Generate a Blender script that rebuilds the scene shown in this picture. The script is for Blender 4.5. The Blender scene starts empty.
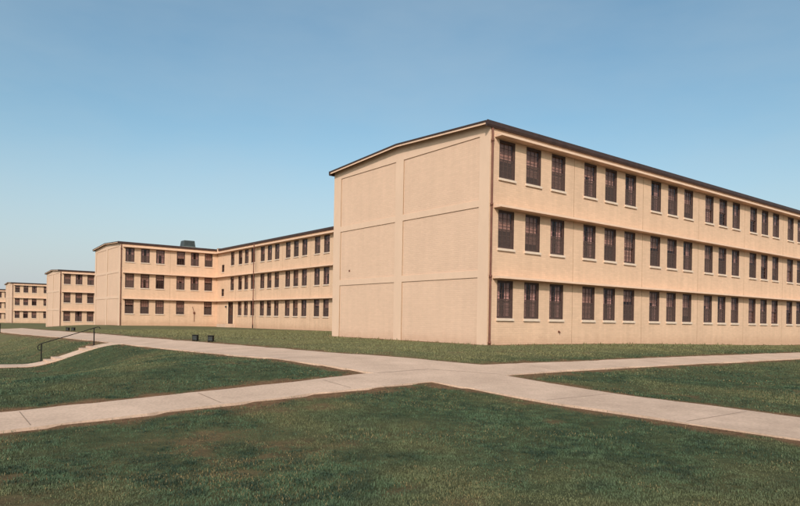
import bpy, math, random
import numpy as np
from mathutils import Vector, Matrix
from mathutils.geometry import delaunay_2d_cdt

random.seed(7)
rng = np.random.default_rng(11)
scene = bpy.context.scene
COL = scene.collection

# ------------------------------------------------------------------ terrain
def S(a, b, x):
    t = np.clip((np.asarray(x, float) - a) / (b - a), 0, 1)
    return t * t * (3 - 2 * t)

def T(x, y):
    z = -.28 * S(5, 66, y) - 1.27 * S(66, 98, y) - .6 * S(165, 205, y)
    z = z - .5 * S(-3, -13, y)
    z = z - .38 * S(4, 36, x) * S(-14, -3, y)
    z = z - .62 * S(-2, -11, x) * S(14, 95, y) * (1 - S(96, 118, y))
    z = z - .34 * S(-8.5, -12.6, x) * S(-12, 10, y) * (1 - S(30, 95, y))
    k = S(-8, 8, y)
    z = z - 1.05 * S(0, 1, (-12.2 - .4 * k - x) / (13 - 9 * k)) * S(-17, 9, y) * (1 - S(40, 90, y))
    return z

_lat = rng.random((256, 256))
def vnoise(x, y, s, o=0):
    x = np.asarray(x) / s + 17.3 * o + 100; y = np.asarray(y) / s + 9.1 * o + 100
    xi = np.floor(x).astype(int); yi = np.floor(y).astype(int)
    fx = x - xi; fy = y - yi
    fx = fx * fx * (3 - 2 * fx); fy = fy * fy * (3 - 2 * fy)
    g = lambda i, j: _lat[(xi + i) % 256, (yi + j) % 256]
    return (g(0, 0) * (1 - fx) + g(1, 0) * fx) * (1 - fy) + (g(0, 1) * (1 - fx) + g(1, 1) * fx) * fy

def fbm(x, y, s, o=0):
    return .5 * vnoise(x, y, s, o) + .3 * vnoise(x, y, s * .47, o + 3) + .2 * vnoise(x, y, s * .21, o + 5)

# ------------------------------------------------------------------ materials
def new_mat(name):
    m = bpy.data.materials.new(name); m.use_nodes = True
    nt = m.node_tree
    return m, nt, nt.nodes, nt.links, nt.nodes['Principled BSDF']

def L3(c): return (c[0], c[1], c[2], 1)

def mottled(name, base, var=.12, scale=3., rough=.85, bump=.0, bscale=60., spec=.25, stretch=(1, 1, 1), metal=0.):
    m, nt, N, K, P = new_mat(name)
    tc = N.new('ShaderNodeTexCoord'); mp = N.new('ShaderNodeMapping')
    mp.inputs['Scale'].default_value = stretch
    K.new(tc.outputs['Object'], mp.inputs['Vector'])
    n = N.new('ShaderNodeTexNoise'); n.inputs['Scale'].default_value = scale; n.inputs['Detail'].default_value = 6
    n.inputs['Roughness'].default_value = .65
    K.new(mp.outputs[0], n.inputs['Vector'])
    r = N.new('ShaderNodeValToRGB')
    r.color_ramp.elements[0].position = .3; r.color_ramp.elements[1].position = .7
    r.color_ramp.elements[0].color = L3([c * (1 - var) for c in base])
    r.color_ramp.elements[1].color = L3([min(1, c * (1 + var)) for c in base])
    K.new(n.outputs['Fac'], r.inputs['Fac']); K.new(r.outputs[0], P.inputs['Base Color'])
    P.inputs['Roughness'].default_value = rough; P.inputs['Specular IOR Level'].default_value = spec
    P.inputs['Metallic'].default_value = metal
    if bump:
        n2 = N.new('ShaderNodeTexNoise'); n2.inputs['Scale'].default_value = bscale; n2.inputs['Detail'].default_value = 5
        K.new(tc.outputs['Object'], n2.inputs['Vector'])
        b = N.new('ShaderNodeBump'); b.inputs['Strength'].default_value = bump; b.inputs['Distance'].default_value = .02
        K.new(n2.outputs['Fac'], b.inputs['Height']); K.new(b.outputs[0], P.inputs['Normal'])
    return m

def brick_mat(name, base, contrast=.10, stain=.16):
    """brick laid in courses under a coat of masonry paint, rain streaked"""
    m, nt, N, K, P = new_mat(name)
    tc = N.new('ShaderNodeTexCoord'); sp = N.new('ShaderNodeSeparateXYZ'); K.new(tc.outputs['Object'], sp.inputs[0])
    ad = N.new('ShaderNodeMath'); ad.operation = 'ADD'; K.new(sp.outputs['X'], ad.inputs[0]); K.new(sp.outputs['Y'], ad.inputs[1])
    cb = N.new('ShaderNodeCombineXYZ'); K.new(ad.outputs[0], cb.inputs['X']); K.new(sp.outputs['Z'], cb.inputs['Y'])
    br = N.new('ShaderNodeTexBrick'); K.new(cb.outputs[0], br.inputs['Vector'])
    br.inputs['Scale'].default_value = 1; br.inputs['Brick Width'].default_value = .30; br.inputs['Row Height'].default_value = .10
    br.inputs['Mortar Size'].default_value = .011; br.inputs['Mortar Smooth'].default_value = .4
    br.inputs['Color1'].default_value = L3([c * (1 - contrast) for c in base])
    br.inputs['Color2'].default_value = L3([c * (1 + contrast) for c in base])
    br.inputs['Mortar'].default_value = L3([c * (1 - contrast * 1.1) for c in base])
    # broad weathering + vertical streaks
    n = N.new('ShaderNodeTexNoise'); n.inputs['Scale'].default_value = .55; n.inputs['Detail'].default_value = 7; n.inputs['Roughness'].default_value = .6
    K.new(tc.outputs['Object'], n.inputs['Vector'])
    mp = N.new('ShaderNodeMapping'); mp.inputs['Scale'].default_value = (2.6, 2.6, .22); K.new(tc.outputs['Object'], mp.inputs['Vector'])
    n2 = N.new('ShaderNodeTexNoise'); n2.inputs['Scale'].default_value = 1.; n2.inputs['Detail'].default_value = 4; K.new(mp.outputs[0], n2.inputs['Vector'])
    sm = N.new('ShaderNodeMath'); sm.operation = 'ADD'; K.new(n.outputs['Fac'], sm.inputs[0]); K.new(n2.outputs['Fac'], sm.inputs[1])
    rp = N.new('ShaderNodeMapRange'); rp.inputs['From Min'].default_value = .75; rp.inputs['From Max'].default_value = 1.3
    rp.inputs['To Min'].default_value = 1 - stain; rp.inputs['To Max'].default_value = 1 + stain * .5
    K.new(sm.outputs[0], rp.inputs['Value'])
    mx = N.new('ShaderNodeMix'); mx.data_type = 'RGBA'; mx.blend_type = 'MULTIPLY'; mx.inputs['Factor'].default_value = 1
    K.new(br.outputs['Color'], mx.inputs['A']); K.new(rp.outputs[0], mx.inputs['B'])
    K.new(mx.outputs['Result'], P.inputs['Base Color'])
    nz = N.new('ShaderNodeTexNoise'); nz.inputs['Scale'].default_value = 2.2; nz.inputs['Detail'].default_value = 6; K.new(tc.outputs['Object'], nz.inputs['Vector'])
    hh = N.new('ShaderNodeMath'); hh.operation = 'MULTIPLY_ADD'; K.new(nz.outputs['Fac'], hh.inputs[0]); hh.inputs[1].default_value = -.9; K.new(sp.outputs['Z'], hh.inputs[2])
    sr = N.new('ShaderNodeMapRange'); sr.inputs['From Min'].default_value = -.55; sr.inputs['From Max'].default_value = .05; sr.inputs['To Min'].default_value = .34; sr.inputs['To Max'].default_value = 0
    K.new(hh.outputs[0], sr.inputs['Value'])
    ms = N.new('ShaderNodeMix'); ms.data_type = 'RGBA'; K.new(sr.outputs[0], ms.inputs['Factor']); K.new(mx.outputs['Result'], ms.inputs['A']); ms.inputs['B'].default_value = (.36, .19, .115, 1)
    K.new(ms.outputs['Result'], P.inputs['Base Color'])
    b = N.new('ShaderNodeBump'); b.inputs['Strength'].default_value = .5; b.inputs['Distance'].default_value = .008; b.invert = True
    K.new(br.outputs['Fac'], b.inputs['Height']); K.new(b.outputs[0], P.inputs['Normal'])
    P.inputs['Roughness'].default_value = .9; P.inputs['Specular IOR Level'].default_value = .15
    return m

WALL = (.66, .425, .295)
M_brick = brick_mat('painted_brick', WALL, .045, .09)
M_brick_end = brick_mat('painted_end_brick', (.67, .44, .325), .03, .05)
M_band = mottled('painted_concrete', (.67, .45, .335), .05, 1.2, .85, .15, 40, stretch=(1, 1, .4))
M_lip = mottled('ledge_concrete', (.70, .46, .34), .07, 1.5, .85, .1, 40)
M_sill = mottled('sill_concrete', (.64, .48, .38), .08, 4, .8)
M_joint_jamb = mottled('joint_and_jamb_brown', (.30, .18, .105), .1, 4, .9)
M_fascia = mottled('fascia_brown_paint', (.050, .026, .022), .25, 3, .55, spec=.4)
M_pipe = mottled('downspout_brown_paint', (.15, .052, .032), .25, 3, .6, spec=.35)
M_roof = mottled('roof_gravel', (.13, .115, .10), .3, 8, .95, .5, 60)
M_frame = mottled('window_frame_paint', (.085, .046, .038), .25, 5, .55, spec=.3)
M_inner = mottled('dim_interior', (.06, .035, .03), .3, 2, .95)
M_blind = mottled('roller_blind', (.52, .33, .27), .15, 6, .9)
M_curt = mottled('pale_curtain', (.60, .40, .37), .2, 3, .9, stretch=(8, 8, .3))
M_door = mottled('door_brown_paint', (.05, .024, .022), .2, 3, .5, spec=.4)
M_dframe = mottled('door_frame_paint', (.66, .47, .33), .06, 3, .7)
M_iron = mottled('black_iron', (.012, .010, .010), .35, 20, .75, spec=.2)
M_hood = mottled('weathered_zinc', (.05, .058, .058), .25, 3, .55, spec=.5)
M_curb = mottled('pale_zinc', (.20, .22, .20), .2, 3, .6)
M_white = mottled('lamp_opal', (.7, .62, .5), .05, 3, .4)

def glass_mat():
    m, nt, N, K, P = new_mat('window_glass')
    out = N['Material Output']
    tr = N.new('ShaderNodeBsdfTransparent'); tr.inputs['Color'].default_value = (.80, .70, .68, 1)
    gl = N.new('ShaderNodeBsdfGlossy'); gl.inputs['Roughness'].default_value = .05; gl.inputs['Color'].default_value = (.75, .7, .72, 1)
    tc = N.new('ShaderNodeTexCoord'); no = N.new('ShaderNodeTexNoise'); no.inputs['Scale'].default_value = 2.2
    K.new(tc.outputs['Object'], no.inputs['Vector'])
    bp = N.new('ShaderNodeBump'); bp.inputs['Strength'].default_value = .25; bp.inputs['Distance'].default_value = .02
    K.new(no.outputs['Fac'], bp.inputs['Height']); K.new(bp.outputs[0], gl.inputs['Normal'])
    lw = N.new('ShaderNodeLayerWeight'); lw.inputs['Blend'].default_value = .5
    p3 = N.new('ShaderNodeMath'); p3.operation = 'POWER'; K.new(lw.outputs['Facing'], p3.inputs[0]); p3.inputs[1].default_value = 4
    ma = N.new('ShaderNodeMath'); ma.operation = 'MULTIPLY_ADD'; K.new(p3.outputs[0], ma.inputs[0]); ma.inputs[1].default_value = .5; ma.inputs[2].default_value = .045
    mx = N.new('ShaderNodeMixShader'); K.new(ma.outputs[0], mx.inputs[0]); K.new(tr.outputs[0], mx.inputs[1]); K.new(gl.outputs[0], mx.inputs[2])
    K.new(mx.outputs[0], out.inputs['Surface'])
    return m
M_glass = glass_mat()
def screen_mat():
    m, nt, N, K, P = new_mat('insect_screen')
    P.inputs['Base Color'].default_value = (.105, .062, .052, 1); P.inputs['Roughness'].default_value = .8
    tr = N.new('ShaderNodeBsdfTransparent'); mx = N.new('ShaderNodeMixShader'); mx.inputs[0].default_value = .5
    K.new(tr.outputs[0], mx.inputs[1]); K.new(P.outputs[0], mx.inputs[2]); K.new(mx.outputs[0], N['Material Output'].inputs['Surface'])
    return m
M_screen = screen_mat()

def concrete_mat():
    m, nt, N, K, P = new_mat('walk_concrete')
    tc = N.new('ShaderNodeTexCoord')
    n = N.new('ShaderNodeTexNoise'); n.inputs['Scale'].default_value = .9; n.inputs['Detail'].default_value = 8; n.inputs['Roughness'].default_value = .65
    n2 = N.new('ShaderNodeTexNoise'); n2.inputs['Scale'].default_value = 22; n2.inputs['Detail'].default_value = 4
    K.new(tc.outputs['Object'], n.inputs['Vector']); K.new(tc.outputs['Object'], n2.inputs['Vector'])
    r = N.new('ShaderNodeValToRGB'); e = r.color_ramp.elements
    e[0].position = .28; e[0].color = (.47, .315, .235, 1); e[1].position = .68; e[1].color = (.635, .43, .325, 1)
    K.new(n.outputs['Fac'], r.inputs['Fac'])
    mr = N.new('ShaderNodeMapRange'); mr.inputs['From Min'].default_value = .3; mr.inputs['From Max'].default_value = .7
    mr.inputs['To Min'].default_value = .86; mr.inputs['To Max'].default_value = 1.1; K.new(n2.outputs['Fac'], mr.inputs['Value'])
    mx = N.new('ShaderNodeMix'); mx.data_type = 'RGBA'; mx.blend_type = 'MULTIPLY'; mx.inputs['Factor'].default_value = 1
    K.new(r.outputs[0], mx.inputs['A']); K.new(mr.outputs[0], mx.inputs['B']); K.new(mx.outputs['Result'], P.inputs['Base Color'])
    b = N.new('ShaderNodeBump'); b.inputs['Strength'].default_value = .3; b.inputs['Distance'].default_value = .01
    K.new(n2.outputs['Fac'], b.inputs['Height']); K.new(b.outputs[0], P.inputs['Normal'])
    P.inputs['Roughness'].default_value = .9; P.inputs['Specular IOR Level'].default_value = .2
    return m
M_conc = concrete_mat()
M_groove = mottled('walk_joint', (.25, .17, .13), .2, 6, .95)

def ground_mat():
    m, nt, N, K, P = new_mat('lawn_soil')
    tc = N.new('ShaderNodeTexCoord')
    def noise(s, d=6, r=.6):
        n = N.new('ShaderNodeTexNoise'); n.inputs['Scale'].default_value = s; n.inputs['Detail'].default_value = d; n.inputs['Roughness'].default_value = r
        K.new(tc.outputs['Object'], n.inputs['Vector']); return n
    a = noise(3.2, 8, .7); b_ = noise(.35, 5)
    r = N.new('ShaderNodeValToRGB'); e = r.color_ramp.elements
    e[0].position = .30; e[0].color = (.032, .045, .024, 1); e[1].position = .72; e[1].color = (.10, .105, .050, 1)
    K.new(a.outputs['Fac'], r.inputs['Fac'])
    r2 = N.new('ShaderNodeValToRGB'); e = r2.color_ramp.elements
    e[0].position = .42; e[0].color = (0, 0, 0, 1); e[1].position = .75; e[1].color = (.55, .55, .55, 1)
    K.new(b_.outputs['Fac'], r2.inputs['Fac'])
    mx0 = N.new('ShaderNodeMix'); mx0.data_type = 'RGBA'; K.new(r2.outputs[0], mx0.inputs['Factor'])
    K.new(r.outputs[0], mx0.inputs['A']); mx0.inputs['B'].default_value = (.155, .115, .055, 1)
    at = N.new('ShaderNodeAttribute'); at.attribute_name = 'wear'
    sn = noise(9, 6, .7)
    rs = N.new('ShaderNodeValToRGB'); e = rs.color_ramp.elements
    e[0].position = .3; e[0].color = (.115, .052, .032, 1); e[1].position = .75; e[1].color = (.27, .155, .085, 1)
    K.new(sn.outputs['Fac'], rs.inputs['Fac'])
    mx = N.new('ShaderNodeMix'); mx.data_type = 'RGBA'; K.new(at.outputs['Fac'], mx.inputs['Factor'])
    K.new(mx0.outputs['Result'], mx.inputs['A']); K.new(rs.outputs[0], mx.inputs['B'])
    K.new(mx.outputs['Result'], P.inputs['Base Color'])
    dr = N.new('ShaderNodeAttribute'); dr.attribute_name = 'dry'
    dm = N.new('ShaderNodeMix'); dm.data_type = 'RGBA'; K.new(dr.outputs['Fac'], dm.inputs['Factor']); K.new(mx0.outputs['Result'], dm.inputs['A'])
    dn = noise(.9, 6, .7); rd = N.new('ShaderNodeValToRGB'); e = rd.color_ramp.elements
    e[0].position = .3; e[0].color = (.10, .105, .05, 1); e[1].position = .7; e[1].color = (.21, .165, .085, 1)
    K.new(dn.outputs['Fac'], rd.inputs['Fac']); K.new(rd.outputs[0], dm.inputs['B']); K.new(dm.outputs['Result'], mx.inputs['A'])
    bn = noise(14, 6, .7)
    b = N.new('ShaderNodeBump'); b.inputs['Strength'].default_value = .8; b.inputs['Distance'].default_value = .05
    K.new(bn.outputs['Fac'], b.inputs['Height']); K.new(b.outputs[0], P.inputs['Normal'])
    P.inputs['Roughness'].default_value = 1; P.inputs['Specular IOR Level'].default_value = .05
    return m
M_ground = ground_mat()

def grass_mat():
    m, nt, N, K, P = new_mat('grass_blades')
    at = N.new('ShaderNodeAttribute'); at.attribute_name = 'tint'
    K.new(at.outputs['Color'], P.inputs['Base Color'])
    P.inputs['Roughness'].default_value = .65; P.inputs['Specular IOR Level'].default_value = .2
    return m
M_grass = grass_mat()

# ------------------------------------------------------------------ mesh helpers
class MB:
    def __init__(self): self.v = []; self.f = []; self.m = []; self.mats = []
    def mi(self, mat):
        if mat not in self.mats: self.mats.append(mat)
        return self.mats.index(mat)
    def poly(self, pts, mat):
        i = len(self.v); self.v += [tuple(p) for p in pts]; self.f.append(tuple(range(i, i + len(pts)))); self.m.append(self.mi(mat))
    def box(self, x0, x1, y0, y1, z0, z1, mat, skip=''):
        a = [(x0, y0, z0), (x1, y0, z0), (x1, y1, z0), (x0, y1, z0), (x0, y0, z1), (x1, y0, z1), (x1, y1, z1), (x0, y1, z1)]
        F = {'b': (0, 3, 2, 1), 't': (4, 5, 6, 7), 'f': (0, 1, 5, 4), 'r': (1, 2, 6, 5), 'k': (2, 3, 7, 6), 'l': (3, 0, 4, 7)}
        i = len(self.v); self.v += a
        for k, q in F.items():
            if k in skip: continue
            self.f.append(tuple(i + j for j in q)); self.m.append(self.mi(mat))
    def prism(self, prof, axis, a0, a1, mat, mats=None):
        """closed profile of 2-D points swept along 'x' or 'y' from a0 to a1"""
        mk = (lambda p, a: (a, p[0], p[1])) if axis == 'x' else (lambda p, a: (p[0], a, p[1]))
        n = len(prof); i = len(self.v)
        self.v += [mk(p, a0) for p in prof] + [mk(p, a1) for p in prof]
        for k in range(n):
            j = (k + 1) % n
            self.f.append((i + k, i + j, i + n + j, i + n + k)); self.m.append(self.mi(mats[k] if mats else mat))
        self.f.append(tuple(i + k for k in range(n))[::-1]); self.m.append(self.mi(mat))
        self.f.append(tuple(i + n + k for k in range(n))); self.m.append(self.mi(mat))
    def tube(self, pts, r, mat, n=10, cap=True):
        pts = [Vector(p) for p in pts]; i0 = len(self.v); up = None
        for k, p in enumerate(pts):
            d = (pts[min(k + 1, len(pts) - 1)] - pts[max(k - 1, 0)]).normalized()
            if up is None: up = Vector((0, 0, 1)) if abs(d.z) < .9 else Vector((1, 0, 0))
            a = d.cross(up).normalized(); b = a.cross(d).normalized(); up = b
            rr = r[k] if isinstance(r, (list, tuple)) else r
            for s in range(n):
                t = 2 * math.pi * s / n
                self.v.append(tuple(p + a * (rr * math.cos(t)) + b * (rr * math.sin(t))))
        for k in range(len(pts) - 1):
            for s in range(n):
                q = (s + 1) % n
                self.f.append((i0 + k * n + s, i0 + k * n + q, i0 + (k + 1) * n + q, i0 + (k + 1) * n + s)); self.m.append(self.mi(mat))
        if cap:
            self.f.append(tuple(i0 + s for s in range(n))[::-1]); self.m.append(self.mi(mat))
            j = i0 + (len(pts) - 1) * n
            self.f.append(tuple(j + s for s in range(n))); self.m.append(self.mi(mat))
    def mesh(self, name, smooth=False):
        me = bpy.data.meshes.new(name); me.from_pydata(self.v, [], self.f)
        for m in self.mats: me.materials.append(m)
        me.polygons.foreach_set('material_index', self.m)
        if smooth: me.polygons.foreach_set('use_smooth', [True] * len(self.f))
        me.update()
        import bmesh
        bm = bmesh.new(); bm.from_mesh(me); bmesh.ops.recalc_face_normals(bm, faces=bm.faces); bm.to_mesh(me); bm.free()
        return me
    def build(self, name, parent=None, bevel=0, smooth=False):
        o = bpy.data.objects.new(name, self.mesh(name, smooth)); COL.objects.link(o)
        if parent: o.parent = parent
        if bevel:
            b = o.modifiers.new('edge', 'BEVEL'); b.width = bevel; b.segments = 2; b.limit_method = 'ANGLE'
        return o

def tag(o, label, cat, group=None, kind=None):
    o['label'] = label; o['category'] = cat
    if group: o['group'] = group
    if kind: o['kind'] = kind
    return o
def thing(name, label, cat, loc=(0, 0, 0), group=None):
    o = bpy.data.objects.new(name, None); COL.objects.link(o); o.location = loc; o.empty_display_size = .3
    return tag(o, label, cat, group)
def structure(o): o['kind'] = 'structure'; return o

# ------------------------------------------------------------------ fitted proportions of the barracks
WID = 13.44                      # depth of a wing
PITCH, WW, OFF, A0 = 6.4286, 1.075, (0, 1.874, 3.766), .62
SILL = (1.25, 4.52, 7.78); HEAD = (3.02, 6.286, 9.54)
BANDZ = ((3.13, 3.46), (6.42, 6.74)); PTOP = 9.70
UC = 12.57                       # where the link wing meets the facades
WH = 1.764
WTOP = 10.0

class Facade:
    """wall sheet in a local frame: u along the wall, outward normal -y, z up"""
    def __init__(self, length, z0, z1): self.L = length; self.z0 = z0; self.z1 = z1; self.ops = []
    def opening(self, u0, u1, z0, z1, depth, side, back, left=None): self.ops.append((u0, u1, z0, z1, depth, side, back, left or side))
    def emit(self, mb, mat, xf):
        us = sorted({0, self.L} | {round(o[0], 4) for o in self.ops} | {round(o[1], 4) for o in self.ops})
        zs = sorted({self.z0, self.z1} | {round(o[2], 4) for o in self.ops} | {round(o[3], 4) for o in self.ops})
        us = [u for u in us if 0 <= u <= self.L]; zs = [z for z in zs if self.z0 <= z <= self.z1]
        for a, b in zip(us, us[1:]):
            for c, d in zip(zs, zs[1:]):
                um, zm = (a + b) / 2, (c + d) / 2
                if any(o[0] < um < o[1] and o[2] < zm < o[3] for o in self.ops): continue
                mb.poly([xf(a, 0, c), xf(b, 0, c), xf(b, 0, d), xf(a, 0, d)], mat)
        for (u0, u1, z0, z1, dp, sm, bk, lf) in self.ops:
            u0, u1, z0, z1 = [round(q, 4) for q in (u0, u1, z0, z1)]
            mb.poly([xf(u0, dp, z0), xf(u1, dp, z0), xf(u1, dp, z1), xf(u0, dp, z1)], bk)
            mb.poly([xf(u0, 0, z0), xf(u1, 0, z0), xf(u1, dp, z0), xf(u0, dp, z0)], sm)
            mb.poly([xf(u0, 0, z1), xf(u1, 0, z1), xf(u1, dp, z1), xf(u0, dp, z1)], sm)
            mb.poly([xf(u0, 0, z0), xf(u0, dp, z0), xf(u0, dp, z1), xf(u0, 0, z1)], lf)
            mb.poly([xf(u1, 0, z0), xf(u1, dp, z0), xf(u1, dp, z1), xf(u1, 0, z1)], sm)

# window prototype meshes (origin at lower left corner of the opening on the wall face)
def window_meshes(w, h, cols, rows, tag_):
    fr = MB(); y0, y1 = .035, .17
    c = .055
    fr.box(0, c, y0, y1, 0, h, M_frame); fr.box(w - c, w, y0, y1, 0, h, M_frame)
    fr.box(c, w - c, y0, y1, h - c, h, M_frame); fr.box(c, w - c, y0, y1, 0, c, M_frame)
    mid = h * .5
    s = .045
    for k, (za, zb, ya) in enumerate(((mid - .02, h - c, .06), (c, mid + .03, .10))):
        yb = ya + .04
        fr.box(c + .001, c + s, ya, yb, za, zb, M_frame); fr.box(w - c - s, w - c - .001, ya, yb, za, zb, M_frame)
        fr.box(c + s, w - c - s, ya, yb, zb - s, zb - .001, M_frame); fr.box(c + s, w - c - s, ya, yb, za + .001, za + s, M_frame)
        iw = w - 2 * c - 2 * s; ih = zb - za - 2 * s; t = .011
        for i in range(1, cols):
            u = c + s + iw * i / cols; fr.box(u - t, u + t, ya + .005, yb - .005, za + s, zb - s, M_frame)
        for j in range(1, rows):
            zz = za + s + ih * j / rows; fr.box(c + s, w - c - s, ya + .007, yb - .007, zz - t, zz + t, M_frame)
    gl = MB()
    gl.poly([(c, .082, mid), (w - c, .082, mid), (w - c, .082, h - c), (c, .082, h - c)], M_glass)
    gl.poly([(c, .122, c), (w - c, .122, c), (w - c, .122, mid), (c, .122, mid)], M_glass)
    si = MB(); si.prism([(-.075, -.125), (.055, -.125), (.055, -.003), (.0, -.003), (-.075, -.02)], 'x', -.05, w + .05, M_sill)
    sc = MB(); sc.poly([(c, .05, c), (w - c, .05, c), (w - c, .05, mid), (c, .05, mid)], M_screen)
    bl = []
    for q, mt in ((.36, M_blind), (.52, M_blind), (.80, M_blind), (.97, M_blind)):
        b = MB(); b.box(c, w - c, .20, .212, h - c - (h - 2 * c) * q, h - c, mt); b.box(c + .02, w - c - .02, .196, .216, h - c - (h - 2 * c) * q - .02, h - c - (h - 2 * c) * q, mt)
        bl.append(b.mesh('blind'))
    cu = MB()
    n = 14
    for sd in (0, 1):                                  # gathered curtain, one wavy sheet each side
        ww = w * .30; u0 = c if sd == 0 else w - c - ww
        pts = [(u0 + ww * k / n, .22 + .018 * math.sin(k * 2.1)) for k in range(n + 1)]
        for a, b in zip(pts, pts[1:]): cu.poly([(a[0], a[1], .08), (b[0], b[1], .08), (b[0], b[1], h - c), (a[0], a[1], h - c)], M_curt)
    return dict(frame=fr.mesh('window'), pane=gl.mesh('pane'), sill=si.mesh('sill'), screen=sc.mesh('screen'), blinds=bl, curtain=cu.mesh('curtain'))
WM = window_meshes(WW, WH, 3, 3, 'main')
WM_small = window_meshes(.80, .98, 1, 1, 'small')
wrnd = random.Random(5)

def put_window(parent, loc, rz, kit=WM, inner=True):
    def ob(name, me, par):
        o = bpy.data.objects.new(name, me); COL.objects.link(o); o.parent = par; return o
    w = ob('window', kit['frame'], parent); w.location = loc; w.rotation_euler = (0, 0, rz)
    ob('pane', kit['pane'], w); ob('sill', kit['sill'], w)
    if inner:
        if wrnd.random() < .85: ob('screen', kit['screen'], w)
        r = wrnd.random()
        if r < .72: ob('blind', wrnd.choices(kit['blinds'], (4, 4, 2, 1))[0], w)
        if r > .55: ob('curtain', kit['curtain'], w)
    return w

def xf_front(ox, oy):            # outward normal -y
    return lambda u, d, z: (ox + u, oy + d, z)
def xf_side(ox, oy):             # outward normal -x, u runs toward -y
    return lambda u, d, z: (ox + d, oy - u, z)

def wall_windows(fc, starts, rows, joints, z1):
    for r in rows:
        for u in starts: fc.opening(u, u + WW, SILL[r], SILL[r] + WH, .45, M_inner, M_inner)
    for j in joints:
        fc.opening(j - .0125, j + .0125, fc.z0 + .01, 3.05, .02, M_joint_jamb, M_joint_jamb)
        for za, zb in ((3.06, 6.33), (6.34, 9.60)): fc.opening(j - .0125, j + .0125, za, zb, .02, M_joint_jamb, M_joint_jamb)

def end_wall(mb, ox, oy, z0):
    """gable end: flat frame with six recessed brick panels"""
    fc = Facade(WID, z0, WTOP)
    for (a, b) in ((.80, 6.33), (7.02, 12.77)):   # u measured from the far corner
        zb = [(z0 + .02, BANDZ[0][0]), (BANDZ[0][1], BANDZ[1][0]), (BANDZ[1][1], PTOP)]
        for c, d in zb: fc.opening(a, b, c, d, .042, M_band, M_brick_end, M_joint_jamb)  # left jamb face of each panel coloured darker brown than its other sides
    fc.emit(mb, M_band, xf_side(ox, oy))
    f = xf_side(ox, oy)
    mb.poly([f(0, 0, WTOP), f(WID, 0, WTOP), f(WID, 0, WTOP + .17), f(WID / 2, 0, WTOP + .49), f(0, 0, WTOP + .17)], M_band)

GUT = [(.004, 9.985), (.075, 9.985), (.115, 10.08), (.115, 10.262), (.10, 10.262), (.09, 10.235), (.004, 10.235)]
def gable_roof(root, x0, x1, y0, y1, rake0=.33, rake1=.33):
    """low gable with its ridge along x"""
    e = .02; ym = (y0 + y1) / 2
    zt, zr, th = 10.25, 10.57, .075
    pr = [(y0 - e, zt), (ym, zr), (y1 + e, zt), (y1 + e, zt - th), (ym, zr - th), (y0 - e, zt - th)]
    r = MB(); r.prism(pr, 'x', x0 - rake0, x1 + rake1, M_fascia, [M_roof, M_roof, M_fascia, M_fascia, M_fascia, M_fascia])
    ro = r.build('roof', root)
    for s, yy in ((-1, y0 - e), (1, y1 + e)):
        g = MB()
        g.prism([(yy + s * p, q) for p, q in GUT], 'x', x0 - rake0 - .01, x1 + rake1 + .01, M_fascia)
        g.build('gutter', ro)
    fr = MB()     # trim board under the rake
    for a, b, za, zb in ((y0 + .001, ym, 10.173, 10.493), (ym, y1 - .001, 10.493, 10.173)):
        xa = x0 - rake0 + .03
        v = [(xa, a, za - .09), (xa, b, zb - .09), (xa, b, zb), (xa, a, za)]
        w = [(xa + .05, p[1], p[2]) for p in v]
        fr.poly(v, M_lip); fr.poly(w, M_lip)
        for k in range(4): fr.poly([v[k], v[(k + 1) % 4], w[(k + 1) % 4], w[k]], M_lip)
    fr.build('rake_trim', ro)
    return ro

def ledge(root, u0, u1, z, xf):
    p = .46; m = MB()
    zb, zl, zt = z + .055, z + .155, z + .20
    q = [(-.002, zb), (-p, zb), (-p, zl), (-.002, zt)]
    a = [xf(u0, d, zz) for d, zz in q]; b = [xf(u1, d, zz) for d, zz in q]
    m.poly(a, M_lip); m.poly(b, M_lip)
    for k in range(4): m.poly([a[k], a[(k + 1) % 4], b[(k + 1) % 4], b[k]], M_lip)
    return m.build('window_ledge', root, bevel=.012)

def downspout(root, x, y, z0, z1, sx=0, sy=0, collars=(.35, 3.4, 6.7)):
    m = MB()
    m.tube([(x + sx, y + sy, z1), (x + sx * .5, y + sy * .5, z1 - .12), (x, y, z1 - .28), (x, y, z0 + .15), (x - .0, y - .02, z0 + .02)], .052, M_pipe, 10)
    for c in collars: m.tube([(x, y, z0 + c), (x, y, z0 + c + .12)], .072, M_pipe, 10)
    m.tube([(x, y, z1 - .62), (x, y, z1 - .5)], .072, M_pipe, 10)
    m.tube([(x, y, z0 - .1), (x, y, z0 + .32)], .068, M_iron, 10)
    return m.build('downspout', root, smooth=True)

def wing(label, loc, length, nbay, zlow, skip=(), name='barracks_building', inner=True):
    root = thing(name, label, 'building', loc)
    add_wing(root, 0, 0, length, nbay, zlow, skip, inner)
    return root

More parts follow.
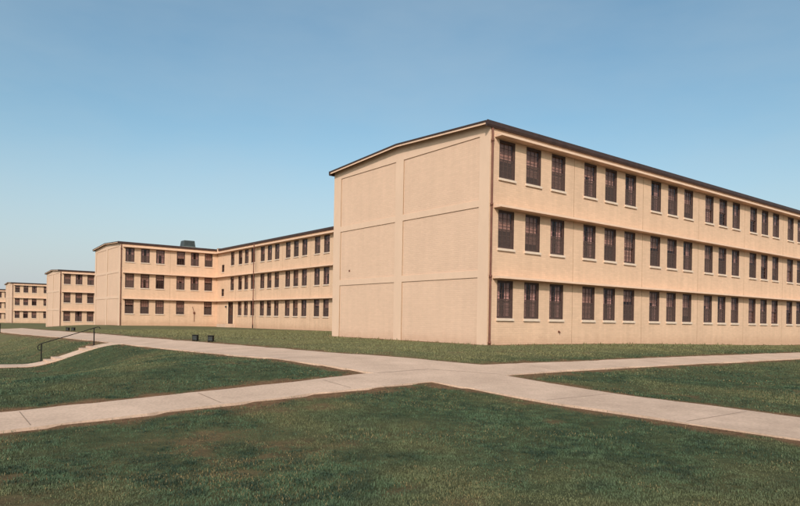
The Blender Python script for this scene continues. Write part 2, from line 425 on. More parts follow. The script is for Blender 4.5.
def add_wing(root, ox, oy, length, nbay, zlow, skip=(), inner=True):
    w = MB()
    fc = Facade(length, zlow, WTOP)
    starts = [A0 + b * PITCH + o for b in range(nbay) for o in OFF if A0 + b * PITCH + o + WW < length - .1]
    joints = [A0 + b * PITCH - .83 for b in range(1, nbay + 1) if A0 + b * PITCH - .83 < length - .1]
    for r in range(3):
        for i, u in enumerate(starts):
            if (r, i) in skip: continue
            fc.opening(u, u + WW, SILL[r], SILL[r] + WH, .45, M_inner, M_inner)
            put_window(root, (ox + u, oy, SILL[r]), 0, inner=inner)
    wall_windows(fc, [], [], joints, WTOP)
    fc.emit(w, M_brick, xf_front(ox, oy))
    end_wall(w, ox, oy + WID, zlow)
    # rear and far walls
    w.poly([(ox, oy + WID, zlow), (ox + length, oy + WID, zlow), (ox + length, oy + WID, WTOP), (ox, oy + WID, WTOP)], M_brick)
    w.poly([(ox + length, oy, zlow), (ox + length, oy + WID, zlow), (ox + length, oy + WID, WTOP + .17), (ox + length, oy + WID / 2, WTOP + .49), (ox + length, oy, WTOP + .17)], M_brick)
    w.box(ox + .002, ox + length - .002, oy + .003, oy + .10, WTOP - .01, 10.148, M_brick)
    w.build('wall', root)
    for r in range(3): ledge(root, .30, length - .02 if length > 20 else length - .47, HEAD[r], xf_front(ox, oy))
    gable_roof(root, ox, ox + length, oy, oy + WID)
    downspout(root, ox + .085, oy - .085, zlow + .6 if zlow > -2 else zlow, 9.955, .0, .02)

# nearest barracks ------------------------------------------------------------
b1 = wing('nearest and largest cream brick barracks, its blank panelled end wall facing the crossing walks', (0, 0, 0), 58.5, 9, -.9)
sp = MB(); sp.tube([(5.15, .0, .62), (5.15, -.07, .62), (5.15, -.10, .56)], .03, M_pipe, 8); sp.tube([(5.15, -.002, .62), (5.15, -.012, .62)], .06, M_pipe, 10)
sp.build('faucet', b1)
bx = MB(); bx.box(-.05 + .075, .075 - .002, 11.55, 11.69, 3.92, 4.04, M_pipe); bx.build('wall_box', b1, bevel=.01)

# middle barracks: rear wing and the link that runs back to it -----------------
V2 = 63.9
b2 = thing('barracks_building', 'L-shaped cream barracks behind the nearest one, with a dark hood on its roof', 'building', (0, V2, 0))
add_wing(b2, 0, 0, UC + .02, 2, -1.6, skip={(0, 4)})
# link wing, facade at x = UC facing -x, from y = 0 (inner corner) to y = -(V2 - WID)
LL = V2 - WID - .02
fl = Facade(LL, -1.6, WTOP)
G0 = V2 - 56.73
ls = [G0 + b * PITCH + o for b in range(6) for o in OFF]
for r in range(3):
    for u in ls:
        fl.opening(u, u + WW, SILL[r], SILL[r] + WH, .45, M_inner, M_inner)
        put_window(b2, (UC, -u, SILL[r]), -math.pi / 2)
for r in (1, 2):
    u = V2 - 59.2
    fl.opening(u, u + WW, SILL[r], SILL[r] + WH, .45, M_inner, M_inner)
    put_window(b2, (UC, -u, SILL[r]), -math.pi / 2)
    u = V2 - 62.2; z = (0, 3.80, 7.05)[r]
    fl.opening(u, u + .80, z, z + .98, .45, M_inner, M_inner)
    put_window(b2, (UC, -u, z), -math.pi / 2, WM_small, inner=False)
du, dw, dz0, dz1 = V2 - 59.85, 1.62, .12, 2.98
fl.opening(du, du + dw, dz0, dz1, .5, M_inner, M_inner)
wall_windows(fl, [], [], [G0 + b * PITCH - .83 for b in range(0, 7)], WTOP)
lw = MB(); fl.emit(lw, M_brick, xf_side(UC, 0))
lw.poly([(UC + WID, 0, -1.6), (UC + WID, -LL, -1.6), (UC + WID, -LL, WTOP), (UC + WID, 0, WTOP)], M_brick)
lw.poly([(UC, -LL, -1.6), (UC + WID, -LL, -1.6), (UC + WID, -LL, WTOP), (UC, -LL, WTOP)], M_brick)
lw.poly([(UC + .01, 0, -1.6), (UC + WID, 0, -1.6), (UC + WID, 0, WTOP), (UC + .01, 0, WTOP)], M_brick)
# the rear wing carries on behind the link
lw.box(UC + .03, UC + WID, .004, WID, -1.6, WTOP + .05, M_brick, skip='b')
lw.build('link_wall', b2)
for r in range(3): ledge(b2, .02, LL - .3, HEAD[r], xf_side(UC, 0))
# link roof, ridge along y
e = .02; xm = UC + WID / 2
r_ = MB(); r_.prism([(UC - e, 10.25), (xm, 10.57), (UC + WID + e, 10.25), (UC + WID + e, 10.15), (xm, 10.47), (UC - e, 10.15)], 'y', -LL, -.55, M_fascia, [M_roof, M_roof, M_fascia, M_fascia, M_fascia, M_fascia])
lr = r_.build('link_roof', b2)
g_ = MB(); yy = UC - e
g_.prism([(yy - p, q) for p, q in GUT], 'y', -LL, -.55, M_fascia)
g_.build('gutter', lr)
s_ = MB(); s_.box(UC + .003, UC + .10, -LL, -.56, WTOP - .01, 10.148, M_brick); s_.build('link_frieze', b2)
c_ = MB(); c_.box(UC - .10, UC + .35, -.54, -.13, 9.76, 10.33, M_lip); c_.box(UC - .12, UC + .38, -.545, -.12, 10.331, 10.37, M_fascia); c_.build('parapet', b2)
downspout(b2, UC - .53, -(G0 + PITCH - .80), -.22, 9.97, .0, 0)
# entrance door
dr = thing('door', '', '', (0, 0, 0)); del dr['label']; del dr['category']; bpy.data.objects.remove(dr)
d_ = MB(); X = lambda u, d, z: (UC + d, -u, z)
def sbox(m, u0, u1, d0, d1, z0, z1, mat): m.box(UC + d0, UC + d1, -u1, -u0, z0, z1, mat)
dm = du + dw / 2
sbox(d_, du + .05, dm - .004, .10, .15, dz0 + .02, 2.24, M_door); sbox(d_, dm + .004, du + dw - .05, .10, .15, dz0 + .02, 2.24, M_door)
for q in (du + .16, dm + .11): sbox(d_, q, q + .54, .088, .099, .35, 1.0, M_door)
door = d_.build('door', b2)
h_ = MB()
for q in (dm - .10, dm + .06): sbox(h_, q, q + .04, .05, .099, 1.05, 1.20, M_hood)
h_.build('handle', door)
g2 = MB()
for q in (du + .16, dm + .11): sbox(g2, q, q + .54, .094, .097, 1.2, 2.05, M_glass)
sbox(g2, du + .05, du + dw - .05, .12, .126, 2.32, 2.9, M_glass); g2.build('pane', door)
f2 = MB()
sbox(f2, du + .002, du + .048, .06, .17, dz0, dz1 - .002, M_door); sbox(f2, du + dw - .048, du + dw - .002, .06, .17, dz0, dz1 - .002, M_door)
sbox(f2, du + .05, du + dw - .05, .08, .17, 2.245, 2.315, M_door); sbox(f2, du + .05, du + dw - .05, .08, .17, 2.9, 2.97, M_door)
sbox(f2, du - .30, du - .002, -.03, -.002, dz0, dz1, M_dframe); sbox(f2, du + dw + .002, du + dw + .30, -.03, -.002, dz0, dz1, M_dframe)
f2.build('door_frame', door)
st = MB(); sbox(st, du - .5, du + dw + .9, -1.4, -.004, -.5, .08, M_conc); st.build('doorstep', b2, bevel=.02)
lp = MB(); lp.tube([(UC - .004, -(du - .55), 2.38), (UC - .09, -(du - .55), 2.38)], .05, M_iron, 8); lp.tube([(UC - .14, -(du - .55), 2.25), (UC - .14, -(du - .55), 2.42), (UC - .14, -(du - .55), 2.50)], [.075, .12, .05], M_hood, 10)
lp.build('wall_lamp', b2)
pp = MB(); u = A0 + PITCH + OFF[1] + .55
pp.tube([(u, -.05, .3), (u, -.05, 1.5), (u - .25, -.05, 2.3)], .03, M_pipe, 8); pp.box(u - .12, u + .10, -.10, -.004, 1.35, 1.62, M_pipe); pp.build('pipe', b2)

# hooded ventilator on the roof
vt = MB(); vx, vy, vz = 10.75, 6.6, 10.55
vt.box(vx - .95, vx + .95, vy - .8, vy + .8, vz - .15, vz + .42, M_curb)
vent = vt.build('roof_ventilator', b2, bevel=.02)
hd = MB()
pr = [(-.88, .425), (.88, .425), (.86, .55), (.76, 1.22), (.72, 1.28), (-.70, 1.28), (-.74, 1.22), (-.86, .55)]
hd.prism([(vx + p[0], vz + p[1]) for p in pr], 'y', vy - .72, vy + .72, M_hood)
for k in range(5):
    z = vz + .60 + k * .12; hd.box(vx - .62, vx + .62, vy - .745, vy - .722, z, z + .05, M_hood)
for s in (-.70, .70): hd.box(vx + s - .05, vx + s + .05, vy - .75, vy - .722, vz + .5, vz + 1.25, M_hood)
hd.build('hood', vent, bevel=.02)
# low vents on the link roof
for (vx, yv, w, h) in ((16.6, -9.2, .55, .42), (16.0, -12.0, .3, .3)):
    z = 10.25 + (vx - UC + e) / (WID / 2 + e) * .32
    m = MB(); m.box(vx - w / 2, vx + w / 2, yv - w * .7, yv + w * .7, z - .1, z + h, M_curb); m.box(vx - w / 2 - .06, vx + w / 2 + .06, yv - w * .7 - .06, yv + w * .7 + .06, z + h + .002, z + h + .09, M_hood)
    m.build('roof_vent', b2)

# far barracks down the hill ---------------------------------------------------
wing('smaller cream barracks just left of the L-shaped one and half hidden behind it', (0, 103.5, -1.51), UC + 13, 2, -1.2)
wing('small distant cream barracks, second from the left edge, showing four windows per floor', (0, 167.3, -1.51), UC + 13, 2, -1.2)
wing('farthest barracks, only a sliver of its windowed front showing at the left edge', (0, 207.0, -2.15), UC + 13, 2, -1.2)

# ------------------------------------------------------------------ walks
WALK = [(-44, -13.0), (-19.97, -10.29), (-17.03, -9.91), (-14.0, -9.52), (-11.21, -9.14), (-10.92, -10.4), (-10.82, -12.6), (-10.9, -14.4), (-10.97, -17), (-11, -32), (-8.7, -32), (-8.58, -16), (-8.40, -13.7),
        (-8.30, -11.8), (-8.53, -9.0), (-5.9, -8.82), (-1.9, -8.88), (3.3, -9), (10.6, -9.05), (70, -9.2), (70, -7.3), (15.5, -7.32), (6.5, -7.45), (.5, -7.37),
        (-4.1, -7.36), (-7.6, -7.3), (-8.3, -6.4), (-9.2, -5.0), (-9.9, -3.3), (-10.05, 4.4), (-10.3, 11), (-10.5, 18.6), (-10.35, 35), (-10.1, 61), (-9.6, 100), (-9.5, 165), (-9.5, 260),
        (-12, 260), (-12.6, 165), (-13.2, 100), (-13.45, 55), (-13.1, 34), (-12.9, 21), (-12.55, 13), (-12.2, 5.5), (-12.45, -1.3), (-12.35, -5), (-12.05, -6.4), (-11.76, -7.62), (-14.11, -8.1), (-16.48, -8.42), (-19.81, -8.72), (-44, -11.0)]
LOWP = [(-15.67, 13.42), (-15.67, 15.0), (-17.4, 15.4), (-24, 16.2), (-48, 18.5), (-48, 15.6), (-24, 14.0), (-17.6, 13.36)]

def pip(x, y, poly):
    x = np.asarray(x); y = np.asarray(y); c = np.zeros(x.shape, bool); n = len(poly)
    for i in range(n):
        (xa, ya), (xb, yb) = poly[i], poly[i - 1]
        if ya == yb: continue
        k = ((ya > y) != (yb > y)) & (x < (xb - xa) * (y - ya) / (yb - ya) + xa); c ^= k
    return c
def pdist(x, y, poly):
    x = np.asarray(x, float); y = np.asarray(y, float); d = np.full(x.shape, 1e9); n = len(poly)
    for i in range(n):
        (xa, ya), (xb, yb) = poly[i], poly[(i + 1) % n]
        dx, dy = xb - xa, yb - ya; t = np.clip(((x - xa) * dx + (y - ya) * dy) / (dx * dx + dy * dy), 0, 1)
        d = np.minimum(d, np.hypot(x - xa - t * dx, y - ya - t * dy))
    return d

def slab(name, poly, top, jit=.0):
    pts = []
    for i, p in enumerate(poly):
        q = poly[(i + 1) % len(poly)]; L = math.hypot(q[0] - p[0], q[1] - p[1])
        st = .22 if max(abs(p[0]), abs(p[1])) < 26 and max(abs(q[0]), abs(q[1])) < 46 else 2.
        n = max(1, int(L / st))
        for k in range(n):
            t = k / n; x, y = p[0] + (q[0] - p[0]) * t, p[1] + (q[1] - p[1]) * t
            pts.append((x, y))
    # chipped, slightly uneven edge
    a = np.array(pts); q = a.copy(); a[:, 0] += jit * (fbm(q[:, 0], q[:, 1], .9, 1) - .5); a[:, 1] += jit * (fbm(q[:, 0], q[:, 1], .9, 2) - .5)
    nb = len(a)
    xs = [p[0] for p in poly]; ys = [p[1] for p in poly]
    gx, gy = np.meshgrid(np.arange(max(min(xs), -44), min(max(xs), 40), .6), np.arange(max(min(ys), -32), min(max(ys), 120), .6))
    gx, gy = gx.ravel(), gy.ravel(); k = pip(gx, gy, poly) & (pdist(gx, gy, poly) > .25)
    V = [Vector(p) for p in np.vstack([a, np.c_[gx[k], gy[k]]])]
    r = delaunay_2d_cdt(V, [(i, (i + 1) % nb) for i in range(nb)], [], 1, 1e-5)
    v2 = np.array([(p.x, p.y) for p in r[0]]); z = T(v2[:, 0], v2[:, 1]) + top
    m = MB(); m.v = [(v2[i, 0], v2[i, 1], z[i]) for i in range(len(v2))]
    for f in r[2]: m.f.append(tuple(f)); m.m.append(m.mi(M_conc))
    cnt = {}
    for f in r[2]:
        for i in range(3):
            e_ = (f[i], f[(i + 1) % 3]); cnt[tuple(sorted(e_))] = cnt.get(tuple(sorted(e_)), 0) + 1
    for (i, j), c in cnt.items():
        if c == 1:
            b = len(m.v); m.v += [(v2[i, 0], v2[i, 1], z[i] - .16), (v2[j, 0], v2[j, 1], z[j] - .16)]
            m.f.append((i, j, b + 1, b)); m.m.append(m.mi(M_conc))
    return m
pm = slab('path', WALK, .022, .20)
def groove(m, a, b, w=.006):
    n = 8; a = Vector((*a, 0)); b = Vector((*b, 0)); d = (b - a).normalized(); s = Vector((-d.y, d.x, 0)) * w
    for k in range(n):
        p = a.lerp(b, k / n); q = a.lerp(b, (k + 1) / n)
        m.poly([(c.x, c.y, float(T(c.x, c.y)) + .0265) for c in (p - s, q - s, q + s, p + s)], M_groove)
def clipg(p, q, w=.006):
    """saw-cut joint kept inside the slab edges"""
    k = [i / 60 for i in range(61)]
    xs = np.array([p[0] + (q[0] - p[0]) * t for t in k]); ys = np.array([p[1] + (q[1] - p[1]) * t for t in k])
    ok = np.where(pip(xs, ys, WALK) & (pdist(xs, ys, WALK) > .09))[0]
    if len(ok) > 2: groove(pm, (xs[ok[0]], ys[ok[0]]), (xs[ok[-1]], ys[ok[-1]]), w)
for x in np.arange(-40.6, -12.5, 3.0): clipg((x, -13), (x + .05, -7.2))
for y in np.arange(-30.2, -10.5, 3.0): clipg((-11.6, y), (-8, y))
for x in np.arange(-6, 60, 3.0): clipg((x, -9.6), (x, -7))
for y in np.arange(-3.5, 90, 3.0): clipg((-13.8, y), (-9.4, y))
clipg((-11.8, -7.66), (-9.9, -7.55), .010); clipg((-9.9, -7.6), (-8.45, -8.94), .010)
structure(pm.build('path'))
structure(slab('low_path', LOWP, .022, .08).build('lower_path'))

# steps down the bank: landings and risers between the walk and the lower path
sm = MB()
def ycut(x): k = -(x + 13.5); return 12.70 + .33 * k, 14.25 + .35 * k
def block(xa, xb, za, zb):
    """piece of the stepped walk from xa (upper end, top za) to xb (lower end, top zb)"""
    (a0, a1), (b0, b1) = ycut(xa), ycut(xb)
    t = [(xa, a0, za), (xa, a1, za), (xb, b1, zb), (xb, b0, zb)]; u = [(p[0], p[1], p[2] - .5) for p in t]
    sm.poly(t, M_conc); sm.poly(u, M_conc)
    for k in range(4): sm.poly([t[k], t[(k + 1) % 4], u[(k + 1) % 4], u[k]], M_conc)
def tz(x): return float(T(x, sum(ycut(x)) / 2)) + .025
def ramp(xa, xb, n):
    for i in range(n):
        p, q = xa + (xb - xa) * i / n, xa + (xb - xa) * (i + 1) / n
        block(p - .0015, q, tz(p), tz(q))
ramp(-12.60, -13.58, 4)
block(-13.582, -13.88, tz(-13.60), tz(-13.61)); block(-13.882, -14.18, tz(-13.90), tz(-13.91))
ramp(-14.182, -15.02, 4)
block(-15.022, -15.35, tz(-15.04), tz(-15.05)); block(-15.352, -15.665, tz(-15.37), tz(-15.38))
tag(sm.build('garden_steps', bevel=.008), 'worn concrete steps going down the grass bank beside the black handrail', 'steps')

# ------------------------------------------------------------------ handrail, boxes
def zt(x, y): return float(T(x, y))
hr = thing('handrail', 'thin black pipe handrail on two posts beside the concrete steps', 'handrail', (-14.5, 15.1, zt(-14.5, 15.1)))
P1 = Vector((-15.72, 15.2)); P2 = Vector((-13.50, 14.38))
def lc(x, y, z): return (x + 14.5, y - 15.1, z - zt(-14.5, 15.1))
z1, z2 = zt(*P1), zt(*P2)
H1, H2 = .88, .90
for p, z, h in ((P1, z1, H1), (P2, z2, H2)):
    m = MB(); m.tube([lc(p.x, p.y, z - .25), lc(p.x, p.y, z + h)], .029, M_iron, 10); m.tube([lc(p.x, p.y, z - .02), lc(p.x, p.y, z + .03)], .06, M_iron, 10)
    m.build('post', hr, smooth=False)
d = (P2 - P1); sl = (z2 + H2 - z1 - H1) / d.length
m = MB(); q = d.normalized()
def at(s, dz=0): p = P1 + q * s; return lc(p.x, p.y, z1 + H1 + sl * s + dz)
m.tube([at(-.02, -.30), at(-.10, -.28), at(-.16, -.20), at(-.16, -.08), at(-.10, -.01), at(0, 0.01), at(d.length * .5), at(d.length), at(d.length + .16), at(d.length + .25, -.05), at(d.length + .28, -.14)], .021, M_iron, 10)
m.build('rail', hr, smooth=True)

px_, py_ = -13.55, 55.0
pl = thing('handrail_post', 'lone thin dark post beside the walk at the far left edge', 'post', (px_, py_, zt(px_, py_)))
m = MB(); m.tube([(0, 0, -.2), (0, 0, .88)], .04, M_iron, 8); m.tube([(0, 0, .88), (0, 0, .92)], [.055, .02], M_iron, 8); m.build('post', pl)
m = MB(); m.tube([(0, 0, -.01), (0, 0, .04)], .08, M_iron, 8); m.build('base', pl)

def ground_box(x, y, label):
    r = thing('ground_box', label, 'box', (x, y, zt(x, y)), 'small black boxes by the walk')
    r.rotation_euler = (0, 0, math.radians(-38))
    return r
def box_parts(root):
    m = MB(); m.box(-.12, .12, -.11, .11, .045, .275, M_iron); m.build('body', root, bevel=.008)
    m = MB(); m.box(-.14, .14, -.13, .13, .277, .305, M_iron); m.build('lid', root, bevel=.008)
    m = MB()
    for k in range(4): m.box(-.09, .09, -.122, -.1105, .08 + k * .045, .10 + k * .045, M_hood)
    m.build('grille', root)
    for a in (-.095, .095):
        for b in (-.085, .085):
            m = MB(); m.box(a - .015, a + .015, b - .015, b + .015, -.06, .044, M_iron); m.build('foot', root)
BX = [(-9.98, 9.75, 'left one of the nearer two small black boxes on the lawn edge'), (-9.85, 8.1, 'right one of the nearer two small black boxes on the lawn edge'),
      (-9.85, 41.3, 'left small black box of the far pair by the distant walk'), (-9.75, 39.5, 'right small black box of the far pair by the distant walk')]
proto = ground_box(*BX[0]); box_parts(proto)
for b in BX[1:]:
    r = ground_box(*b)
    for ch in proto.children:
        c = ch.copy(); COL.objects.link(c); c.parent = r

# ------------------------------------------------------------------ ground sheet
FOOT = [[(0, 0), (58.5, 0), (58.5, WID), (0, WID)], [(0, V2), (UC, V2), (UC, WID), (UC + WID, WID), (UC + WID, V2 + WID), (0, V2 + WID)],
        [(0, 103.5), (26, 103.5), (26, 103.5 + WID), (0, 103.5 + WID)], [(0, 167.3), (26, 167.3), (26, 167.3 + WID), (0, 167.3 + WID)], [(0, 207), (26, 207), (26, 220), (0, 220)]]
def wall_dist(x, y):
    d = np.full(np.shape(x), 1e9)
    for f in FOOT: d = np.minimum(d, pdist(x, y, f))
    return d
def wear_at(x, y):
    n = fbm(x, y, .9, 2)
    dp = np.minimum(pdist(x, y, WALK), pdist(x, y, LOWP))
    ins = pip(x, y, WALK) | pip(x, y, LOWP)
    dp = np.where(ins, 0, dp)
    n2 = fbm(x, y, .55, 41)
    w = 1 - S(.12, .20 + 1.9 * np.clip(n2 - .24, 0, 1), dp)
    for f in FOOT:
        db = pdist(x, y, f); db = np.where(pip(x, y, f), 0, db); w = np.maximum(w, 1 - S(.22, .5 + .6 * n, db))
    # trodden corners of the crossing, the bank by the steps, the raw bank below the far buildings
    for (cx, cy, r, k) in ((-11.25, -9.75, .75, .95), (-9.0, -9.3, .5, .5), (-13.6, 15.2, .8, .9), (-12.9, 15.6, .9, .8), (-14.9, 15.4, .6, .6), (-8.0, -9.3, .6, .7), (-10.2, -4.2, .7, .6)):
        w = np.maximum(w, k * (1 - S(r * .4, r * (.7 + .6 * n), np.hypot(x - cx, y - cy))))
    w = np.maximum(w, .85 * S(74, 82, y) * (1 - S(92, 101, y)) * S(-7.5, -4, x) * S(.32, .5, n))
    b = fbm(x * .6, y * 1.1, .8, 8)
    w = np.maximum(w, .5 * S(.60, .74, b) * S(-14, -18, x) * S(-9, -11, y)); w = np.maximum(w, .45 * S(.72, .80, b))
    return np.clip(w, 0, 1)

def axis(segs):
    out = []
    for a, b, s in segs: out += list(np.arange(a, b - 1e-6, s))
    return np.array(out + [segs[-1][1]])
ax = axis([(-3000, -300, 450), (-300, -60, 30), (-60, -28, 2), (-28, -20, .4), (-20, 3, .2), (3, 20, .5), (20, 60, 1.5), (60, 300, 30), (300, 3000, 450)])
ay = axis([(-3000, -300, 450), (-300, -60, 30), (-60, -24, 3), (-24, -1, .2), (-1, 20, .35), (20, 110, .8), (110, 220, 4), (220, 400, 30), (400, 4000, 450)])
X_, Y_ = np.meshgrid(ax, ay); gx, gy = X_.ravel(), Y_.ravel()
gz = T(gx, gy)
near = (np.abs(gx) < 28) & (gy > -24) & (gy < 22)
gz = gz + np.where(near, .03 * (fbm(gx, gy, 1.1, 1) - .5), 0) * S(.05, .5, np.minimum(pdist(gx, gy, WALK), pdist(gx, gy, LOWP)))
gz = gz - .03 * (pip(gx, gy, WALK) | pip(gx, gy, LOWP))
nx, ny = len(ax), len(ay)
idx = np.arange(nx * ny).reshape(ny, nx)
F = np.stack([idx[:-1, :-1], idx[:-1, 1:], idx[1:, 1:], idx[1:, :-1]], -1).reshape(-1, 4)
def np_mesh(name, V, F):
    me = bpy.data.meshes.new(name); me.vertices.add(len(V)); me.vertices.foreach_set('co', V.astype(np.float32).ravel())
    k = F.shape[1]; me.loops.add(F.size); me.loops.foreach_set('vertex_index', F.astype(np.int32).ravel())
    me.polygons.add(len(F)); me.polygons.foreach_set('loop_start', np.arange(0, F.size, k, dtype=np.int32))
    me.update(calc_edges=True); return me
gm = np_mesh('ground', np.c_[gx, gy, gz], F)
gm.polygons.foreach_set('use_smooth', [True] * len(F))
at_ = gm.attributes.new('wear', 'FLOAT', 'POINT'); at_.data.foreach_set('value', wear_at(gx, gy).astype(np.float32))
at2 = gm.attributes.new('dry', 'FLOAT', 'POINT'); at2.data.foreach_set('value', np.clip(.75 * S(-7.4, -4.5, gy) * S(-11, -9, gx) + .75 * S(8, 40, gy), 0, .85).astype(np.float32))
gm.materials.append(M_ground)
go = bpy.data.objects.new('ground', gm); COL.objects.link(go); structure(go)

# ------------------------------------------------------------------ grass blades
CX, CY = -21.0036, -20.5726
FW = math.radians(37.7889)
fx, fy = math.sin(FW), math.cos(FW)
def scatter(dmin, dmax, dens, h, wd, seg):
    # sector around the photographer's spot, wider than the view
    half = math.radians(47)
    area = half * (dmax ** 2 - dmin ** 2); n = int(area * dens)
    r = np.sqrt(rng.random(n) * (dmax ** 2 - dmin ** 2) + dmin ** 2); a = (rng.random(n) * 2 - 1) * half
    th = math.atan2(fy, fx) + a
    x, y = CX + r * np.cos(th), CY + r * np.sin(th)
    # pull blades into little clumps
    x += .03 * (vnoise(x, y, .13, 4) - .5) * 2; y += .03 * (vnoise(x, y, .13, 6) - .5) * 2
    keep = ~(pip(x, y, WALK) | pip(x, y, LOWP))
    for f in FOOT: keep &= ~pip(x, y, f)
    kk = -(x + 13.5); keep &= ~((x < -12.4) & (x > -15.8) & (y > 12.66 + .33 * kk) & (y < 14.3 + .35 * kk))
    x, y = x[keep], y[keep]
    w = wear_at(x, y)
    wd_ = wall_dist(x, y); longg = (1 - S(.05, .40, wd_)) * (fbm(x, y, .6, 33) > .45)
    thin = fbm(x, y, .35, 12)
    keep = rng.random(len(x)) > np.clip(w * 1.05 * (1 - .75 * longg) + .55 * S(.52, .40, thin) , 0, .97)
    x, y, w, longg = x[keep], y[keep], w[keep], longg[keep]; n = len(x)
    hh = h * (.45 + 1.15 * fbm(x, y, .14, 7)) * (.7 + .6 * rng.random(n)) * (1 + 2.6 * longg * rng.random(n)); ww = wd * (.7 + .6 * rng.random(n))
    az = rng.random(n) * 2 * np.pi; ln = .25 + .75 * rng.random(n)
    dx, dy = np.cos(az), np.sin(az); sx, sy = -dy, dx
    z = T(x, y) - .004
    # colour of the blade itself: green, olive, straw
    g1 = np.array((.024, .046, .030)); g2 = np.array((.070, .110, .060)); g3 = np.array((.19, .17, .078)); g4 = np.array((.25, .18, .085))
    t = np.clip((fbm(x, y, .20, 9) - .5) * 4.4 + (fbm(x, y, 1.9, 31) - .5) * 1.2 + .5 + .25 * (rng.random(n) - .5), 0, 1)[:, None]
    c = g1 * (1 - t) + g2 * t
    t3 = (S(.45, .68, fbm(x, y, 2.6, 14)) * .55 + .72 * S(-7.4, -5, y) * S(-11, -9, x) + .5 * S(8, 40, y) + .1 * (rng.random(n)))[:, None]; t3 = np.clip(t3, 0, 1)
    c = c * (1 - t3) + g3 * t3
    dry = np.clip(w * .9 + .015 + .3 * S(.56, .66, fbm(x, y, 1.0, 21)), 0, 1)
    dr_ = (rng.random(n) < dry * .42)[:, None]
    c = np.where(dr_, g4 * (.7 + .5 * rng.random((n, 1))), c)
    base = np.c_[x, y, z]
    side = np.c_[sx, sy, 0 * sx] * (ww / 2)[:, None]
    mid = base + np.c_[dx * hh * ln * .25, dy * hh * ln * .25, hh * .6]
    tip = base + np.c_[dx * hh * ln * .8, dy * hh * ln * .8, hh * (1 - .3 * ln)]
    if seg == 2:
        V = np.stack([base - side, base + side, mid - side * .8, mid + side * .8, tip], 1)
        o = (np.arange(n) * 5)[:, None]
        Fc = np.concatenate([o + np.array([0, 1, 3]), o + np.array([0, 3, 2]), o + np.array([2, 3, 4])], 0)
    else:
        V = np.stack([base - side, base + side, tip], 1); o = (np.arange(n) * 3)[:, None]; Fc = o + np.array([0, 1, 2])
    C = np.repeat(c[:, None, :], V.shape[1], 1)
    return V.reshape(-1, 3), Fc, C.reshape(-1, 3)
parts = [scatter(3.0, 8.5, 7600, .026, .0046, 2), scatter(8.5, 13, 3200, .030, .008, 1), scatter(13, 20, 1100, .036, .014, 1), scatter(20, 32, 380, .036, .024, 1), scatter(32, 60, 90, .045, .045, 1)]
off = 0; Vs, Fs, Cs = [], [], []
for v, f, c in parts: Vs.append(v); Fs.append(f + off); Cs.append(c); off += len(v)
V = np.concatenate(Vs); Fq = np.concatenate(Fs); Cc = np.concatenate(Cs)
gr = np_mesh('grass', V, Fq)
ca = gr.attributes.new('tint', 'FLOAT_COLOR', 'POINT'); ca.data.foreach_set('color', np.c_[Cc, np.ones(len(Cc))].astype(np.float32).ravel())
gr.materials.append(M_grass)
gob = bpy.data.objects.new('grass', gr); COL.objects.link(gob)
tag(gob, 'short dark green lawn with straw patches between the walks', 'grass', kind='stuff')
print('grass blades', len(Fq), 'ground verts', len(gx))

# ------------------------------------------------------------------ light, sky, camera
EL, AZ = math.radians(33), math.atan2(-.70, -.714)      # azimuth measured from +y toward +x
sv = Vector((math.sin(AZ) * math.cos(EL), math.cos(AZ) * math.cos(EL), math.sin(EL)))
sl_ = bpy.data.lights.new('sun', 'SUN'); sl_.energy = 3.25; sl_.angle = math.radians(2.5); sl_.color = (1, .94, .86)
so = bpy.data.objects.new('sun', sl_); COL.objects.link(so); so.rotation_euler = (-sv).to_track_quat('-Z', 'Y').to_euler(); so.location = (-40, -50, 60)

w = bpy.data.worlds.new('World'); scene.world = w; w.use_nodes = True
nt = w.node_tree; bg = nt.nodes['Background']
sky = nt.nodes.new('ShaderNodeTexSky'); sky.sky_type = 'NISHITA'; sky.sun_disc = False
sky.sun_elevation = EL; sky.sun_rotation = AZ % (2 * math.pi)
sky.air_density = 1.0; sky.dust_density = 3.0; sky.ozone_density = .7; sky.altitude = 100
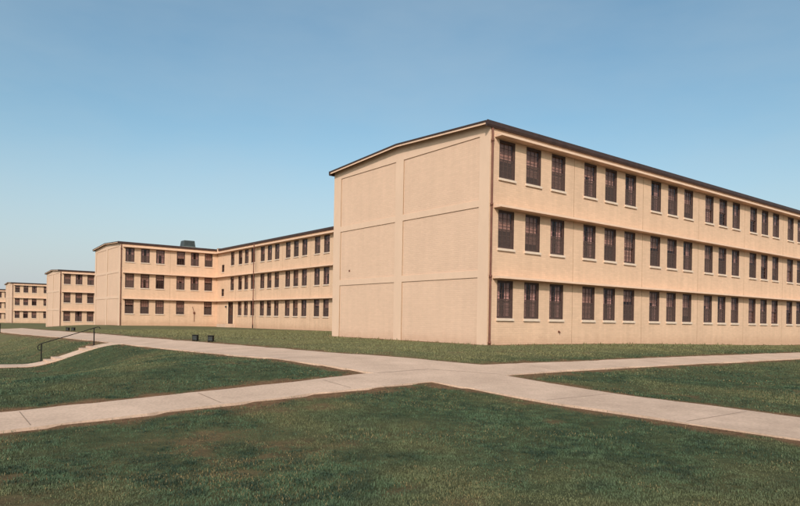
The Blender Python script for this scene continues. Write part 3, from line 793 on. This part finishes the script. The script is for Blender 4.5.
# pale haze layer low over the horizon
tc = nt.nodes.new('ShaderNodeTexCoord'); sp = nt.nodes.new('ShaderNodeSeparateXYZ'); nt.links.new(tc.outputs['Generated'], sp.inputs[0])
mr = nt.nodes.new('ShaderNodeMapRange'); mr.interpolation_type = 'SMOOTHSTEP'
mr.inputs['From Min'].default_value = -.02; mr.inputs['From Max'].default_value = .30; mr.inputs['To Min'].default_value = .75; mr.inputs['To Max'].default_value = 0
nt.links.new(sp.outputs['Z'], mr.inputs['Value'])
hz = nt.nodes.new('ShaderNodeMix'); hz.data_type = 'RGBA'; nt.links.new(mr.outputs[0], hz.inputs['Factor'])
ti = nt.nodes.new('ShaderNodeMix'); ti.data_type = 'RGBA'; ti.blend_type = 'MULTIPLY'; ti.inputs['Factor'].default_value = 1
nt.links.new(sky.outputs[0], ti.inputs['A']); ti.inputs['B'].default_value = (.94, 1.15, 1.08, 1)
# very thin high cloud
mp = nt.nodes.new('ShaderNodeMapping'); mp.inputs['Scale'].default_value = (1.6, 1.6, 4.5); nt.links.new(tc.outputs['Generated'], mp.inputs['Vector'])
cn = nt.nodes.new('ShaderNodeTexNoise'); cn.inputs['Scale'].default_value = 2.2; cn.inputs['Detail'].default_value = 7; cn.inputs['Roughness'].default_value = .55; nt.links.new(mp.outputs[0], cn.inputs['Vector'])
cr = nt.nodes.new('ShaderNodeMapRange'); cr.inputs['From Min'].default_value = .35; cr.inputs['From Max'].default_value = .75; cr.inputs['To Min'].default_value = 0; cr.inputs['To Max'].default_value = .22
nt.links.new(cn.outputs['Fac'], cr.inputs['Value'])
cm = nt.nodes.new('ShaderNodeMix'); cm.data_type = 'RGBA'; nt.links.new(cr.outputs[0], cm.inputs['Factor']); nt.links.new(ti.outputs['Result'], cm.inputs['A']); cm.inputs['B'].default_value = (3.6, 4.3, 4.7, 1)
nt.links.new(cm.outputs['Result'], hz.inputs['A']); hz.inputs['B'].default_value = (4.4, 4.6, 5.05, 1)
nt.links.new(hz.outputs['Result'], bg.inputs['Color']); bg.inputs['Strength'].default_value = .142

cam = bpy.data.cameras.new('camera'); co = bpy.data.objects.new('camera', cam); COL.objects.link(co)
cam.sensor_width = 36; cam.sensor_fit = 'HORIZONTAL'; cam.lens = 635.80 / 800 * 36
cam.shift_x = 0; cam.shift_y = (319.04 - 253) / 800
cam.clip_start = .1; cam.clip_end = 8000
R = Matrix.Rotation(math.radians(-37.7889), 4, 'Z') @ Matrix.Rotation(math.pi / 2, 4, 'X') @ Matrix.Rotation(.0171, 4, 'Z')
co.matrix_world = Matrix.Translation((CX, CY, 1.1291)) @ R
scene.camera = co
vs = scene.view_settings; vs.view_transform = 'Standard'; vs.look = 'None'; vs.exposure = 0; vs.gamma = 1; vs.use_curve_mapping = False
scene.cycles.max_bounces = 6; scene.cycles.diffuse_bounces = 3; scene.cycles.transparent_max_bounces = 8
